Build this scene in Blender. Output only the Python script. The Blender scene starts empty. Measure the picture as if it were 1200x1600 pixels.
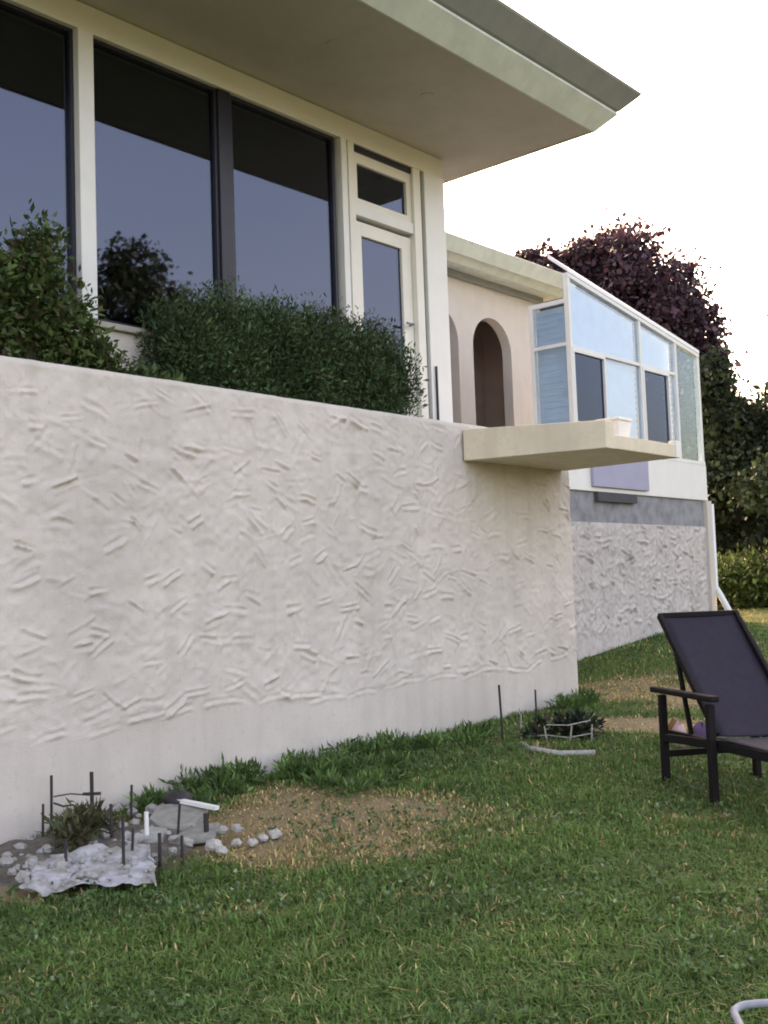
import bpy, math, random
import numpy as np
from math import radians, sin, cos, pi
from mathutils import Matrix, Vector

random.seed(5)
RNG = np.random.default_rng(5)
SC = bpy.context.scene

# ------------------------------------------------------------------ camera
cam_d = bpy.data.cameras.new('camera')
cam = bpy.data.objects.new('camera', cam_d)
SC.collection.objects.link(cam)
SC.camera = cam
cam_d.sensor_fit = 'VERTICAL'
cam_d.sensor_height = 36.0
cam_d.lens = 36.0 * 1700 / 1600
cam_d.clip_start = 0.05
cam_d.clip_end = 2000
YAW, PITCH, ROLL = radians(41.19), radians(3.95), radians(2.02)
fw = Vector((-sin(YAW) * cos(PITCH), cos(YAW) * cos(PITCH), sin(PITCH)))
rt0 = Vector((cos(YAW), sin(YAW), 0))
up0 = rt0.cross(fw)
rt = rt0 * cos(ROLL) - up0 * sin(ROLL)
up = rt.cross(fw)
cam.matrix_world = Matrix(((rt.x, up.x, -fw.x, 0), (rt.y, up.y, -fw.y, 0), (rt.z, up.z, -fw.z, 1.40), (0, 0, 0, 1)))

# ------------------------------------------------------------------ sky and sun
SUN_EL, SUN_AZ = radians(30), radians(-62)       # azimuth from +Y towards +X
w = bpy.data.worlds.new('World')
SC.world = w
w.use_nodes = True
nt = w.node_tree
bg = nt.nodes['Background']
sky = nt.nodes.new('ShaderNodeTexSky')
sky.sky_type = 'NISHITA'
sky.sun_disc = False
sky.sun_elevation = SUN_EL
sky.sun_rotation = SUN_AZ
sky.air_density = 1.0
sky.dust_density = 5.0
sky.ozone_density = 1.0
nt.links.new(sky.outputs[0], bg.inputs[0])
bg.inputs[1].default_value = 0.15
sun_d = bpy.data.lights.new('sun', 'SUN')
sun_d.energy = 0.6
sun_d.angle = radians(30)
sun_d.color = (1.0, 0.90, 0.78)
sun = bpy.data.objects.new('sun', sun_d)
SC.collection.objects.link(sun)
sdir = Vector((sin(SUN_AZ) * cos(SUN_EL), cos(SUN_AZ) * cos(SUN_EL), sin(SUN_EL)))
sun.rotation_euler = (-sdir).to_track_quat('-Z', 'Y').to_euler()
sun.location = sdir * 60

vs = SC.view_settings
vs.view_transform = 'Standard'
vs.look = 'None'
vs.gamma = 1.0
vs.exposure = 2.7
vs.use_curve_mapping = False
vs.use_white_balance = True          # the camera's own balance for the bluish open shade
vs.white_balance_temperature = 9300
vs.white_balance_tint = 24
SC.cycles.filter_width = 1.9
SC.cycles.max_bounces = 8
SC.cycles.transparent_max_bounces = 16

# ------------------------------------------------------------------ materials
def mat(name, col, rough=0.7, var=0.0, vscale=3.0, bump=0.0, bscale=60.0, spec=0.3, metal=0.0, var2=0.0, v2scale=0.7, tint=None):
    m = bpy.data.materials.new(name)
    m.use_nodes = True
    t = m.node_tree
    b = t.nodes['Principled BSDF']
    b.inputs['Roughness'].default_value = rough
    b.inputs['Specular IOR Level'].default_value = spec
    b.inputs['Metallic'].default_value = metal
    tc = t.nodes.new('ShaderNodeNewGeometry')
    last = None
    def noise(scale, detail=5):
        n = t.nodes.new('ShaderNodeTexNoise')
        n.inputs['Scale'].default_value = scale
        n.inputs['Detail'].default_value = detail
        t.links.new(tc.outputs['Position'], n.inputs['Vector'])
        return n
    def mixin(prev, fac_socket, other):
        x = t.nodes.new('ShaderNodeMix')
        x.data_type = 'RGBA'
        t.links.new(fac_socket, x.inputs[0])
        if prev is None:
            x.inputs[6].default_value = (*col, 1)
        else:
            t.links.new(prev, x.inputs[6])
        x.inputs[7].default_value = (*other, 1)
        return x.outputs[2]
    def ramp(sock, a, c, hi):
        r = t.nodes.new('ShaderNodeMapRange')
        r.inputs[1].default_value = a
        r.inputs[2].default_value = c
        r.inputs[4].default_value = hi
        t.links.new(sock, r.inputs[0])
        return r.outputs[0]
    if var:
        last = mixin(last, ramp(noise(vscale).outputs[0], .4, .7, 1.0), tuple(c * (1 - var) for c in col))
    if var2:
        other = tint if tint else tuple(c * (1 - var2) for c in col)
        last = mixin(last, ramp(noise(v2scale, 3).outputs[0], .42, .7, var2 if tint else 1.0), other)
    if last is None:
        b.inputs['Base Color'].default_value = (*col, 1)
    else:
        t.links.new(last, b.inputs['Base Color'])
    if bump:
        bp = t.nodes.new('ShaderNodeBump')
        bp.inputs['Strength'].default_value = bump
        bp.inputs['Distance'].default_value = 0.01
        t.links.new(noise(bscale, 6).outputs[0], bp.inputs['Height'])
        t.links.new(bp.outputs[0], b.inputs['Normal'])
    return m

def streaks(m, amount, col, zlo=0.0):
    """rain streaks and splash dirt worn into a rendered wall"""
    t = m.node_tree; b = t.nodes['Principled BSDF']
    src = b.inputs['Base Color'].links[0].from_socket
    g = t.nodes.new('ShaderNodeNewGeometry')
    mp = t.nodes.new('ShaderNodeMapping'); mp.inputs['Scale'].default_value = (4, 4, .35)
    t.links.new(g.outputs['Position'], mp.inputs['Vector'])
    n = t.nodes.new('ShaderNodeTexNoise'); n.inputs['Scale'].default_value = 2.0; n.inputs['Detail'].default_value = 6
    t.links.new(mp.outputs[0], n.inputs['Vector'])
    r = t.nodes.new('ShaderNodeMapRange'); r.inputs[1].default_value = .48; r.inputs[2].default_value = .75; r.inputs[4].default_value = amount
    t.links.new(n.outputs[0], r.inputs[0])
    n2 = t.nodes.new('ShaderNodeTexNoise'); n2.inputs['Scale'].default_value = 22; n2.inputs['Detail'].default_value = 8
    t.links.new(g.outputs['Position'], n2.inputs['Vector'])
    r2 = t.nodes.new('ShaderNodeMapRange'); r2.inputs[1].default_value = .56; r2.inputs[2].default_value = .72; r2.inputs[4].default_value = amount
    t.links.new(n2.outputs[0], r2.inputs[0])
    mx = t.nodes.new('ShaderNodeMath'); mx.operation = 'MAXIMUM'
    t.links.new(r.outputs[0], mx.inputs[0]); t.links.new(r2.outputs[0], mx.inputs[1])
    x = t.nodes.new('ShaderNodeMix'); x.data_type = 'RGBA'
    t.links.new(mx.outputs[0], x.inputs[0]); t.links.new(src, x.inputs[6]); x.inputs[7].default_value = (*col, 1)
    t.links.new(x.outputs[2], b.inputs['Base Color'])

def glass(name, f0, tint, rough=0.015, wob=0.0, coat=(1, 1, 1)):
    m = bpy.data.materials.new(name)
    m.use_nodes = True
    t = m.node_tree
    t.nodes.clear()
    out = t.nodes.new('ShaderNodeOutputMaterial')
    mix = t.nodes.new('ShaderNodeMixShader')
    tr = t.nodes.new('ShaderNodeBsdfTransparent')
    tr.inputs[0].default_value = (*tint, 1)
    gl = t.nodes.new('ShaderNodeBsdfGlossy')
    gl.inputs[0].default_value = (*coat, 1)
    gl.inputs['Roughness'].default_value = rough
    g = t.nodes.new('ShaderNodeNewGeometry')
    d = t.nodes.new('ShaderNodeVectorMath'); d.operation = 'DOT_PRODUCT'
    t.links.new(g.outputs['Incoming'], d.inputs[0]); t.links.new(g.outputs['Normal'], d.inputs[1])
    a = t.nodes.new('ShaderNodeMath'); a.operation = 'ABSOLUTE'
    t.links.new(d.outputs['Value'], a.inputs[0])
    s = t.nodes.new('ShaderNodeMath'); s.operation = 'SUBTRACT'; s.inputs[0].default_value = 1
    t.links.new(a.outputs[0], s.inputs[1])
    p = t.nodes.new('ShaderNodeMath'); p.operation = 'POWER'; p.inputs[1].default_value = 5
    t.links.new(s.outputs[0], p.inputs[0])
    ma = t.nodes.new('ShaderNodeMath'); ma.operation = 'MULTIPLY_ADD'
    ma.inputs[1].default_value = 1 - f0; ma.inputs[2].default_value = f0
    t.links.new(p.outputs[0], ma.inputs[0])
    t.links.new(ma.outputs[0], mix.inputs[0])
    t.links.new(tr.outputs[0], mix.inputs[1]); t.links.new(gl.outputs[0], mix.inputs[2])
    if wob:
        n = t.nodes.new('ShaderNodeTexNoise'); n.inputs['Scale'].default_value = 1.5
        t.links.new(g.outputs['Position'], n.inputs['Vector'])
        bp = t.nodes.new('ShaderNodeBump'); bp.inputs['Strength'].default_value = wob; bp.inputs['Distance'].default_value = .01
        t.links.new(n.outputs[0], bp.inputs['Height']); t.links.new(bp.outputs[0], gl.inputs['Normal'])
    t.links.new(mix.outputs[0], out.inputs[0])
    return m

def leafmat(name, transl=0.3, rough=0.5, spec=.3):
    m = bpy.data.materials.new(name)
    m.use_nodes = True
    t = m.node_tree
    b = t.nodes['Principled BSDF']
    out = t.nodes['Material Output']
    a = t.nodes.new('ShaderNodeAttribute'); a.attribute_name = 'Col'
    t.links.new(a.outputs['Color'], b.inputs['Base Color'])
    b.inputs['Roughness'].default_value = rough
    b.inputs['Specular IOR Level'].default_value = spec
    tl = t.nodes.new('ShaderNodeBsdfTranslucent')
    t.links.new(a.outputs['Color'], tl.inputs[0])
    mx = t.nodes.new('ShaderNodeMixShader'); mx.inputs[0].default_value = transl
    t.links.new(b.outputs[0], mx.inputs[1]); t.links.new(tl.outputs[0], mx.inputs[2])
    t.links.new(mx.outputs[0], out.inputs[0])
    return m

M = dict(
    stucco=mat('white_stucco', (.66, .60, .545), .85, .07, 5, .35, 90, .2, var2=.16, v2scale=.9),
    wing_stucco=mat('wing_stucco', (.60, .55, .52), .85, .32, 14, .5, 70, .2, var2=.12, v2scale=1.3),
    smooth=mat('smooth_render', (.60, .55, .49), .8, .05, 4, .12, 60, .2),
    cream=mat('cream_paint', (.78, .76, .69), .5, .06, 4, .05, 30, .35),
    white=mat('white_paint', (.74, .74, .71), .4, .05, 5, .03, 40, .4),
    fascia=mat('grey_green_fascia', (.60, .66, .59), .5, .12, 5, .08, 25, .35),
    gutter=mat('olive_grey_gutter', (.25, .265, .25), .55, .12, 6, .08, 25, .35),
    soffit=mat('taupe_soffit', (.52, .49, .44), .75, .08, 3, .1, 30, .2),
    roof=mat('roof_felt', (.16, .15, .14), .9, .2, 8, .3, 60, .1),
    dark=mat('dark_frame', (.022, .022, .034), .35, .1, 6, 0, 1, .4),
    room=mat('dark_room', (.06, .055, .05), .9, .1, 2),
    soil=mat('dry_soil', (.14, .105, .075), .95, .4, 12, 1.0, 40, .1),
    sill=mat('sill_concrete', (.46, .42, .36), .85, .15, 8, .3, 60, .2),
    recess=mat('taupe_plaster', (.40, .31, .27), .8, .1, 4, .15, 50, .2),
    deck=mat('deck_concrete', (.45, .42, .38), .85, .12, 5, .3, 60, .2),
    slab=mat('beige_slab', (.76, .66, .51), .75, .10, 6, .15, 45, .25),
    band=mat('grey_band', (.30, .30, .32), .85, .35, 7, .4, 60, .2),
    slot=mat('vent_grey', (.09, .09, .10), .9, .1, 6, .1, 40, .1),
    lav=mat('lavender_panel', (.36, .36, .48), .6, .06, 4, .05, 30, .3),
    reflection_blind=mat('reflected_sky_blind', (.58, .71, .84), .6, .10, 6, .05, 20, .3),  # pale blue put in for the sky reflected by the sunroom glass
    polyc=mat('white_roof_sheet', (.80, .82, .82), .35, .04, 5, 0, 1, .5),
    bedsoil=mat('grey_brown_soil', (.17, .15, .125), .95, .45, 16, 1.0, 60, .1),
    pvc=mat('white_pvc', (.78, .78, .76), .35, .05, 8, 0, 1, .4),
    plastic=mat('white_sheet', (.46, .46, .49), .7, .5, 16, .7, 50, .2, var2=.85, v2scale=4, tint=(.30, .28, .22)),
    stone=mat('white_stone', (.36, .35, .33), .85, .25, 30, .5, 90, .2),
    wornwhite=mat('worn_white', (.42, .41, .38), .7, .4, 30, .2, 90, .2),
    pebble=mat('pale_pebble', (.46, .44, .41), .85, .25, 40, .5, 90, .2),
    greystone=mat('grey_paving', (.30, .29, .26), .9, .3, 16, .5, 70, .15),
    rust=mat('dark_iron', (.035, .03, .032), .6, .3, 40, .2, 90, .4),
    mesh=mat('dark_fabric', (.034, .029, .042), .85, .12, 20, .15, 400, .15),
    seatfab=mat('grey_fabric', (.055, .052, .060), .9, .12, 20, .15, 400, .1),
    loungef=mat('lounger_frame', (.014, .011, .012), .7, .2, 15, .05, 90, .15),
    purple=mat('purple_cloth', (.13, .075, .15), .8, .15, 15, .2, 80, .2),
    pink=mat('pink_cloth', (.60, .40, .38), .8, .1, 15, .2, 80, .2),
    orange=mat('brown_plastic', (.22, .10, .03), .6, .1, 15, .1, 80, .3),
    tube=mat('pale_steel', (.25, .27, .31), .55, .2, 20, 0, 1, .3),
    bark=mat('bark', (.10, .08, .065), .95, .4, 15, 1, 40, .1),
    lamp=mat('downlight_lens', (.36, .33, .28), .6),
    pane=glass('tinted_window_glass', .10, (.35, .36, .40), .02, .06, (.68, .78, 1.0)),
    sun_pane=glass('sunroom_glass', .12, (.84, .91, .95), .02, .02, (.84, .92, 1.0)),
    sash_pane=glass('sash_glass', .05, (.30, .36, .44), .02, .02, (.55, .70, .95)),
    clear=glass('clear_glass', .04, (.82, .92, .95), .01, .02, (.75, .9, 1.0)),
    leaf=leafmat('leaf', .3), needle=leafmat('needle', .15, .6, .2), purpleleaf=leafmat('purple_leaf', .25, .5),
    grass=leafmat('grass_blade', .3, .55, .2),
)

streaks(M['stucco'], .30, (.40, .36, .32))
streaks(M['wing_stucco'], .5, (.34, .31, .29))
streaks(M['smooth'], .2, (.42, .38, .33))
streaks(M['fascia'], .3, (.40, .43, .38))
streaks(M['soffit'], .25, (.40, .36, .30))
streaks(M['slab'], .35, (.50, .43, .33))

# ------------------------------------------------------------------ mesh helpers
class MB:
    def __init__(s): s.v = []; s.f = []
    def add(s, v, f):
        o = len(s.v); s.v += [tuple(p) for p in v]; s.f += [tuple(i + o for i in q) for q in f]; return s
    def box(s, x0, x1, y0, y1, z0, z1):
        v = [(x, y, z) for x in (x0, x1) for y in (y0, y1) for z in (z0, z1)]
        return s.add(v, [(0, 1, 3, 2), (4, 6, 7, 5), (0, 4, 5, 1), (2, 3, 7, 6), (0, 2, 6, 4), (1, 5, 7, 3)])
    def hexa(s, b, t):      # bottom and top quads
        return s.add(list(b) + list(t), [(3, 2, 1, 0), (4, 5, 6, 7)] + [(i, (i + 1) % 4, 4 + (i + 1) % 4, 4 + i) for i in range(4)])
    def tube(s, pts, r, n=8, cap=True):
        pts = [Vector(p) for p in pts]
        rs = r if isinstance(r, (list, tuple)) else [r] * len(pts)
        V = []; F = []
        nrm = None
        for i, p in enumerate(pts):
            d = (pts[min(i + 1, len(pts) - 1)] - pts[max(i - 1, 0)]).normalized()
            if nrm is None:
                nrm = d.orthogonal().normalized()
            nrm = (nrm - d * nrm.dot(d)).normalized()
            b = d.cross(nrm)
            for k in range(n):
                a = 2 * pi * k / n
                V.append(p + (nrm * cos(a) + b * sin(a)) * rs[i])
        for i in range(len(pts) - 1):
            for k in range(n):
                F.append((i * n + k, i * n + (k + 1) % n, (i + 1) * n + (k + 1) % n, (i + 1) * n + k))
        if cap:
            F.append(tuple(range(n))[::-1]); F.append(tuple((len(pts) - 1) * n + k for k in range(n)))
        return s.add(V, F)
    def bar(s, a, b, wx, wz, side=None):    # rectangular bar between two points
        a = Vector(a); b = Vector(b); d = (b - a).normalized()
        sd = Vector(side) if side else (d.cross(Vector((0, 0, 1))) if abs(d.z) < .95 else Vector((1, 0, 0)))
        sd = (sd - d * sd.dot(d)).normalized(); u = sd.cross(d)
        q = lambda p: [p - sd * wx / 2 - u * wz / 2, p + sd * wx / 2 - u * wz / 2, p + sd * wx / 2 + u * wz / 2, p - sd * wx / 2 + u * wz / 2]
        return s.hexa(q(a), q(b))

def link(o):
    SC.collection.objects.link(o)
    return o

def tag(o, label=None, cat=None, group=None, kind=None):
    if label: o['label'] = label
    if cat: o['category'] = cat
    if group: o['group'] = group
    if kind: o['kind'] = kind
    return o

def thing(name, label, cat, loc, group=None, rot=0):
    o = bpy.data.objects.new(name, None)
    o.location = loc; o.rotation_euler = (0, 0, rot)
    o.empty_display_size = .2
    return tag(link(o), label, cat, group)

def root_loc(o):
    l = Vector((0, 0, 0))
    while o is not None:
        l += o.location; o = o.parent
    return l

def part(name, mb, m, parent=None, local=False, smooth=False, bevel=0.0, origin=None):
    me = bpy.data.meshes.new(name)
    off = Vector((0, 0, 0))
    if parent is not None and not local:
        off = root_loc(parent)
    if origin is not None:
        off = Vector(origin)
    me.from_pydata([tuple(Vector(p) - off) for p in mb.v], [], mb.f)
    me.materials.append(m)
    me.validate(); me.update()
    if smooth:
        me.polygons.foreach_set('use_smooth', [True] * len(me.polygons))
    o = link(bpy.data.objects.new(name, me))
    if parent is not None: o.parent = parent
    if origin is not None: o.location = origin
    if bevel:
        b = o.modifiers.new('bevel', 'BEVEL'); b.width = bevel; b.segments = 2; b.limit_method = 'ANGLE'
    return o

def npmesh(name, V, F, m, parent=None, col=None, smooth=False, origin=None):
    """V (n,3), F (k,4) or (k,3) numpy; col (n,3) per vertex colour"""
    off = np.array(root_loc(parent)) if parent is not None else np.zeros(3)
    if origin is not None: off = np.array(origin, float)
    me = bpy.data.meshes.new(name)
    V = np.asarray(V, float) - off
    k = F.shape[1]
    me.vertices.add(len(V)); me.vertices.foreach_set('co', V.astype(np.float32).ravel())
    me.loops.add(F.size); me.loops.foreach_set('vertex_index', F.astype(np.int32).ravel())
    me.polygons.add(len(F)); me.polygons.foreach_set('loop_start', np.arange(0, F.size, k, dtype=np.int32))
    me.polygons.foreach_set('loop_total', np.full(len(F), k, np.int32))
    me.update(calc_edges=True)
    if smooth: me.polygons.foreach_set('use_smooth', np.ones(len(F), bool))
    if col is not None:
        ca = me.color_attributes.new('Col', 'FLOAT_COLOR', 'POINT')
        ca.data.foreach_set('color', np.hstack([col, np.ones((len(col), 1))]).astype(np.float32).ravel())
    me.materials.append(m)
    o = link(bpy.data.objects.new(name, me))
    if parent is not None: o.parent = parent
    if origin is not None: o.location = origin
    return o

def leaf_quads(C, L, aspect, axis=None, droop=0.0, rng=RNG):
    """diamond leaves at C with length L; returns V, F"""
    n = len(C)
    d = rng.normal(size=(n, 3))
    if axis is not None: d = d + axis
    d[:, 2] -= droop
    d /= np.linalg.norm(d, axis=1)[:, None]
    r = rng.normal(size=(n, 3)); s = np.cross(d, r); s /= np.linalg.norm(s, axis=1)[:, None]
    L = np.broadcast_to(L, (n,))[:, None]
    V = np.empty((n, 4, 3))
    V[:, 0] = C; V[:, 1] = C + d * L * .5 + s * L * aspect * .5
    V[:, 2] = C + d * L; V[:, 3] = C + d * L * .5 - s * L * aspect * .5
    return V.reshape(-1, 3), np.arange(n * 4).reshape(n, 4)

def cols(n, base, var, rng=RNG, alts=(), clump=None):
    """per-leaf natural colour variation, repeated for four vertices"""
    c = np.array(base)[None] * np.exp(rng.normal(size=(n, 1)) * var)
    for (a, p) in alts:
        k = rng.random(n) < p
        c[k] = np.array(a)[None] * np.exp(rng.normal(size=(k.sum(), 1)) * var)
    return np.repeat(c, 4, axis=0)

# ------------------------------------------------------------------ terrain
def ground(X, Y):
    X = np.asarray(X, float); Y = np.asarray(Y, float)
    h = np.interp(Y, [-60, -5, 1, 2, 3, 4, 6, 9, 10.8, 12.5, 15, 20, 30, 60, 120], [-.6, -.1, 0, .02, .05, .14, .2, .26, .48, .66, .78, 1.0, 1.4, 2.4, 4])
    t = np.clip((X + 5.5) / 3, 0, 1); t = t * t * (3 - 2 * t)
    k = .5 * np.clip((11 - Y) / 3, 0, 1)
    return h * (1 - k * t)
gz = lambda x, y: float(ground(x, y))

def vnoise(x, y, seed=0):
    r = np.random.default_rng(seed); tab = r.random((64, 64))
    xi = np.floor(x).astype(int); yi = np.floor(y).astype(int); fx = x - xi; fy = y - yi
    fx = fx * fx * (3 - 2 * fx); fy = fy * fy * (3 - 2 * fy)
    g = lambda a, b: tab[a % 64, b % 64]
    return (g(xi, yi) * (1 - fx) + g(xi + 1, yi) * fx) * (1 - fy) + (g(xi, yi + 1) * (1 - fx) + g(xi + 1, yi + 1) * fx) * fy

def dryness(x, y):
    """how bare and straw-coloured the turf is at a spot (worn patches)"""
    def patch(cx, cy, rx, ry, a):
        dx = x - cx; dy = y - cy
        u = dx * cos(a) + dy * sin(a); v = -dx * sin(a) + dy * cos(a)
        return np.clip(1.35 - np.sqrt((u / rx) ** 2 + (v / ry) ** 2), 0, 1)
    d = patch(-4.3, 4.3, .95, .62, radians(35))
    d = np.maximum(d, patch(-4.75, 4.75, .5, .3, 0) * .8)
    d = np.maximum(d, patch(-4.3, 8.1, .9, .32, radians(30)))
    d = np.maximum(d, patch(-4.95, 2.75, .5, .3, radians(40)) * .9)
    d = np.maximum(d, patch(-4.9, 9.6, .9, .7, 0) * .5)
    n = vnoise(x * 2.2 + 9, y * 2.2, 3) * .5 + vnoise(x * 6, y * 6, 4) * .3 + vnoise(x * 17, y * 17, 9) * .2
    d = np.clip(d, 0, 1) ** .8
    return np.clip(d * (.35 + 1.75 * n) * 1.25 + (n - .58) * 1.0, 0, 1)

gx = np.concatenate([np.linspace(-120, -14, 24), np.linspace(-13, 4, 120), np.linspace(5, 120, 24)])
gy = np.concatenate([np.linspace(-60, -2, 16), np.linspace(-1.5, 18, 140), np.linspace(19, 180, 36)])
GX, GY = np.meshgrid(gx, gy, indexing='ij')
GZ = ground(GX, GY) + (vnoise(GX * 1.3, GY * 1.3, 8) - .5) * .03
nx, ny = GX.shape
idx = np.arange(nx * ny).reshape(nx, ny)
F = np.stack([idx[:-1, :-1], idx[1:, :-1], idx[1:, 1:], idx[:-1, 1:]], -1).reshape(-1, 4)
dr = dryness(GX, GY).ravel()[:, None]
gc = (1 - dr) * np.array([[.085, .095, .035]]) + dr * np.array([[.33, .245, .14]])
lawn = npmesh('lawn', np.stack([GX, GY, GZ], -1).reshape(-1, 3), F, M['grass'], col=gc, smooth=True)
tag(lawn, 'uneven green lawn with worn straw coloured patches below the stucco wall', 'lawn', kind='structure')

# ------------------------------------------------------------------ stucco walls with trowel relief
def stamp(Yc, Zc, strokes, H):
    """each trowel mark: one or two ragged ridges along a bent, tapering stroke"""
    for q, (y, z, L, wd, a, A, cv, e1, e2, tp) in enumerate(strokes):
        r = L * .7 + wd * 3
        i0, i1 = np.searchsorted(Yc, [y - r, y + r]); j0, j1 = np.searchsorted(Zc, [z - r, z + r])
        if i1 <= i0 or j1 <= j0: continue
        yy, zz = np.meshgrid(Yc[i0:i1] - y, Zc[j0:j1] - z, indexing='ij')
        u = yy * cos(a) + zz * sin(a); v = -yy * sin(a) + zz * cos(a) - cv * u * u
        v = v + .010 * (vnoise((yy + y) * 13, (zz + z) * 13, q % 7 + 60) - .5) * (wd / .04)
        s_ = u / (L / 2)
        win = np.clip((1 - np.abs(s_)) / .30, 0, 1); win = win * win * (3 - 2 * win) * (1 + tp * s_)
        win *= .45 + 1.1 * vnoise((yy + y) * 22, (zz + z) * 22, q % 5 + 50)
        wl = wd * (1 + .35 * tp * s_)
        sg = wd * .22
        prof = e1 * np.exp(-((v - wl * .5) / sg) ** 2) + e2 * np.exp(-((v + wl * .5) / (sg * 1.3)) ** 2) - .4 * np.exp(-(v / (wd * .42)) ** 2)
        H[i0:i1, j0:j1] += A * win * prof

def stroke_field(n, y0, y1, z0, z1, rng, Lr, wr, Ar, steep=.5):
    """bold marks spread evenly on a jittered grid, faint sweeps anywhere between them"""
    out = []
    nb = int(n * .34); cell = math.sqrt((y1 - y0) * (z1 - z0) / nb)
    spots = [(y0 + (a + .5 + rng.uniform(-.42, .42)) * cell, z0 + (b + .5 + rng.uniform(-.42, .42)) * cell, True)
             for a in range(int((y1 - y0) / cell) + 1) for b in range(int((z1 - z0) / cell) + 1)]
    spots += [(rng.uniform(y0, y1), rng.uniform(z0, z1), False) for _ in range(n - nb)]
    for (y, z, strong) in spots:
        if z > z1 or z < z0: continue
        a = rng.normal(-.22, steep) if rng.random() < .72 else rng.normal(.35, .45)
        e = rng.random()
        e1, e2 = (1.0, .25) if e < .35 else ((.3, 1.0) if e < .65 else (.75, 1.0))
        A = rng.uniform(*Ar) * (rng.uniform(.45, 1.15) if strong else rng.uniform(.08, .34))
        k = 1.0 if strong else rng.uniform(1.0, 1.7)
        out.append((y, z, rng.uniform(*Lr) * k, rng.uniform(*wr) * k, a, A, rng.normal(0, .55), e1, e2, rng.uniform(-.6, .6)))
    return out

def relief_wall(name, X, Yc, Zc, strokes, m, parent, keep, noise_amp, zedge=None):
    H = np.zeros((len(Yc), len(Zc)))
    stamp(Yc, Zc, strokes, H)
    YY, ZZ = np.meshgrid(Yc, Zc, indexing='ij')
    H += noise_amp * ((vnoise(YY * 9, ZZ * 9, 21) - .5) + .6 * (vnoise(YY * 24, ZZ * 24, 22) - .5))
    H *= keep(YY, ZZ)
    H += .012 * (vnoise(YY * 1.1, ZZ * 1.1, 23) - .5)
    XX = X + H
    if zedge:                     # soften the top arris
        t = np.clip((ZZ - (zedge - .035)) / .035, 0, 1)
        XX -= .022 * t * t
    n0, n1 = XX.shape
    ii = np.arange(n0 * n1).reshape(n0, n1)
    F = np.stack([ii[:-1, :-1], ii[1:, :-1], ii[1:, 1:], ii[:-1, 1:]], -1).reshape(-1, 4)
    return npmesh(name, np.stack([XX, YY, ZZ], -1).reshape(-1, 3), F, m, parent, smooth=True)

TW = thing('terrace_wall', 'long white trowelled stucco terrace wall with smooth base below the house windows', 'wall', (-5.55, 6, .2))
rg = np.random.default_rng(11)
Yc = np.concatenate([np.linspace(-1.5, 2.3, 60), np.arange(2.31, 9.07, .0105), [9.07]])
Zc = np.linspace(-.25, 2.775, 275)
st = stroke_field(980, -1.4, 9.0, .66, 2.72, rg, (.10, .24), (.028, .052), (.013, .022), .40)
st += [(y + rg.normal(0, .05), .66 + rg.normal(0, .02) + .03 * sin(y * 3), rg.uniform(.25, .5), .04, rg.normal(.05, .12), .012, rg.normal(0, .4), .3, 1.0, rg.uniform(-.5, .5)) for y in np.arange(2.4, 9, .33)]
relief_wall('stucco_face', -5.55, Yc, Zc, st, M['stucco'], TW,
            lambda Y, Z: .06 + .94 * np.clip((Z - .60 - .03 * np.sin(Y * 3)) / .06, 0, 1), .013, 2.775)
b = MB()
b.box(-5.90, -5.575, -1.5, 9.066, -.25, 2.772)
b.box(-9.0, -5.90, 8.86, 9.064, -.25, 2.70)
part('wall_core', b, M['stucco'], TW)
b = MB(); b.box(-9.0, -5.905, 8.02, 8.855, 2.45, 2.735); b.box(-9.0, -6.75, 9.07, 14.2, 2.45, 2.735)
part('terrace_deck', b, M['deck'], TW)
b = MB(); b.box(-6.145, -5.905, -1.5, 7.75, 2.2, 2.70)
part('planter_soil', b, M['soil'], TW)

# ------------------------------------------------------------------ cantilevered balcony slab
BL = thing('balcony', 'beige cantilevered balcony slab jutting out of the stucco wall', 'balcony', (-5.0, 8.2, 2.447))
b = MB()
b.hexa([(-5.53, 7.515, 2.45), (-4.335, 7.805, 2.45), (-4.335, 8.93, 2.45), (-5.53, 8.96, 2.45)],
       [(-5.53, 7.515, 2.565), (-4.335, 7.805, 2.565), (-4.335, 8.93, 2.565), (-5.53, 8.96, 2.565)])
part('slab', b, M['slab'], BL, bevel=.006)
b = MB()
b.hexa([(-5.53, 7.372, 2.447), (-4.33, 7.667, 2.447), (-4.33, 7.80, 2.447), (-5.53, 7.51, 2.447)],
       [(-5.53, 7.372, 2.715), (-4.33, 7.667, 2.672), (-4.33, 7.80, 2.672), (-5.53, 7.51, 2.715)])
part('edge_upstand', b, M['slab'], BL, bevel=.006)
b = MB(); b.box(-4.40, -4.325, 8.88, 8.955, 2.45, 2.60)
part('end_block', b, M['white'], BL, bevel=.004)
PB = thing('bright_patch_box', 'small glossy white box added on the balcony slab for a bright patch on the glass', 'box', (-4.60, 8.28, 2.566))  # added box stands in for a bright glare patch on the glass
b = MB(); b.hexa([(-4.69, 8.20, 2.567), (-4.51, 8.20, 2.567), (-4.51, 8.38, 2.567), (-4.69, 8.38, 2.567)],
                 [(-4.71, 8.18, 2.74), (-4.49, 8.18, 2.74), (-4.49, 8.40, 2.74), (-4.71, 8.40, 2.74)])
part('tub', b, M['pvc'], PB, bevel=.008)
b = MB(); b.box(-4.72, -4.48, 8.17, 8.41, 2.742, 2.765)
part('rim', b, M['pvc'], PB, bevel=.006)

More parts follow.
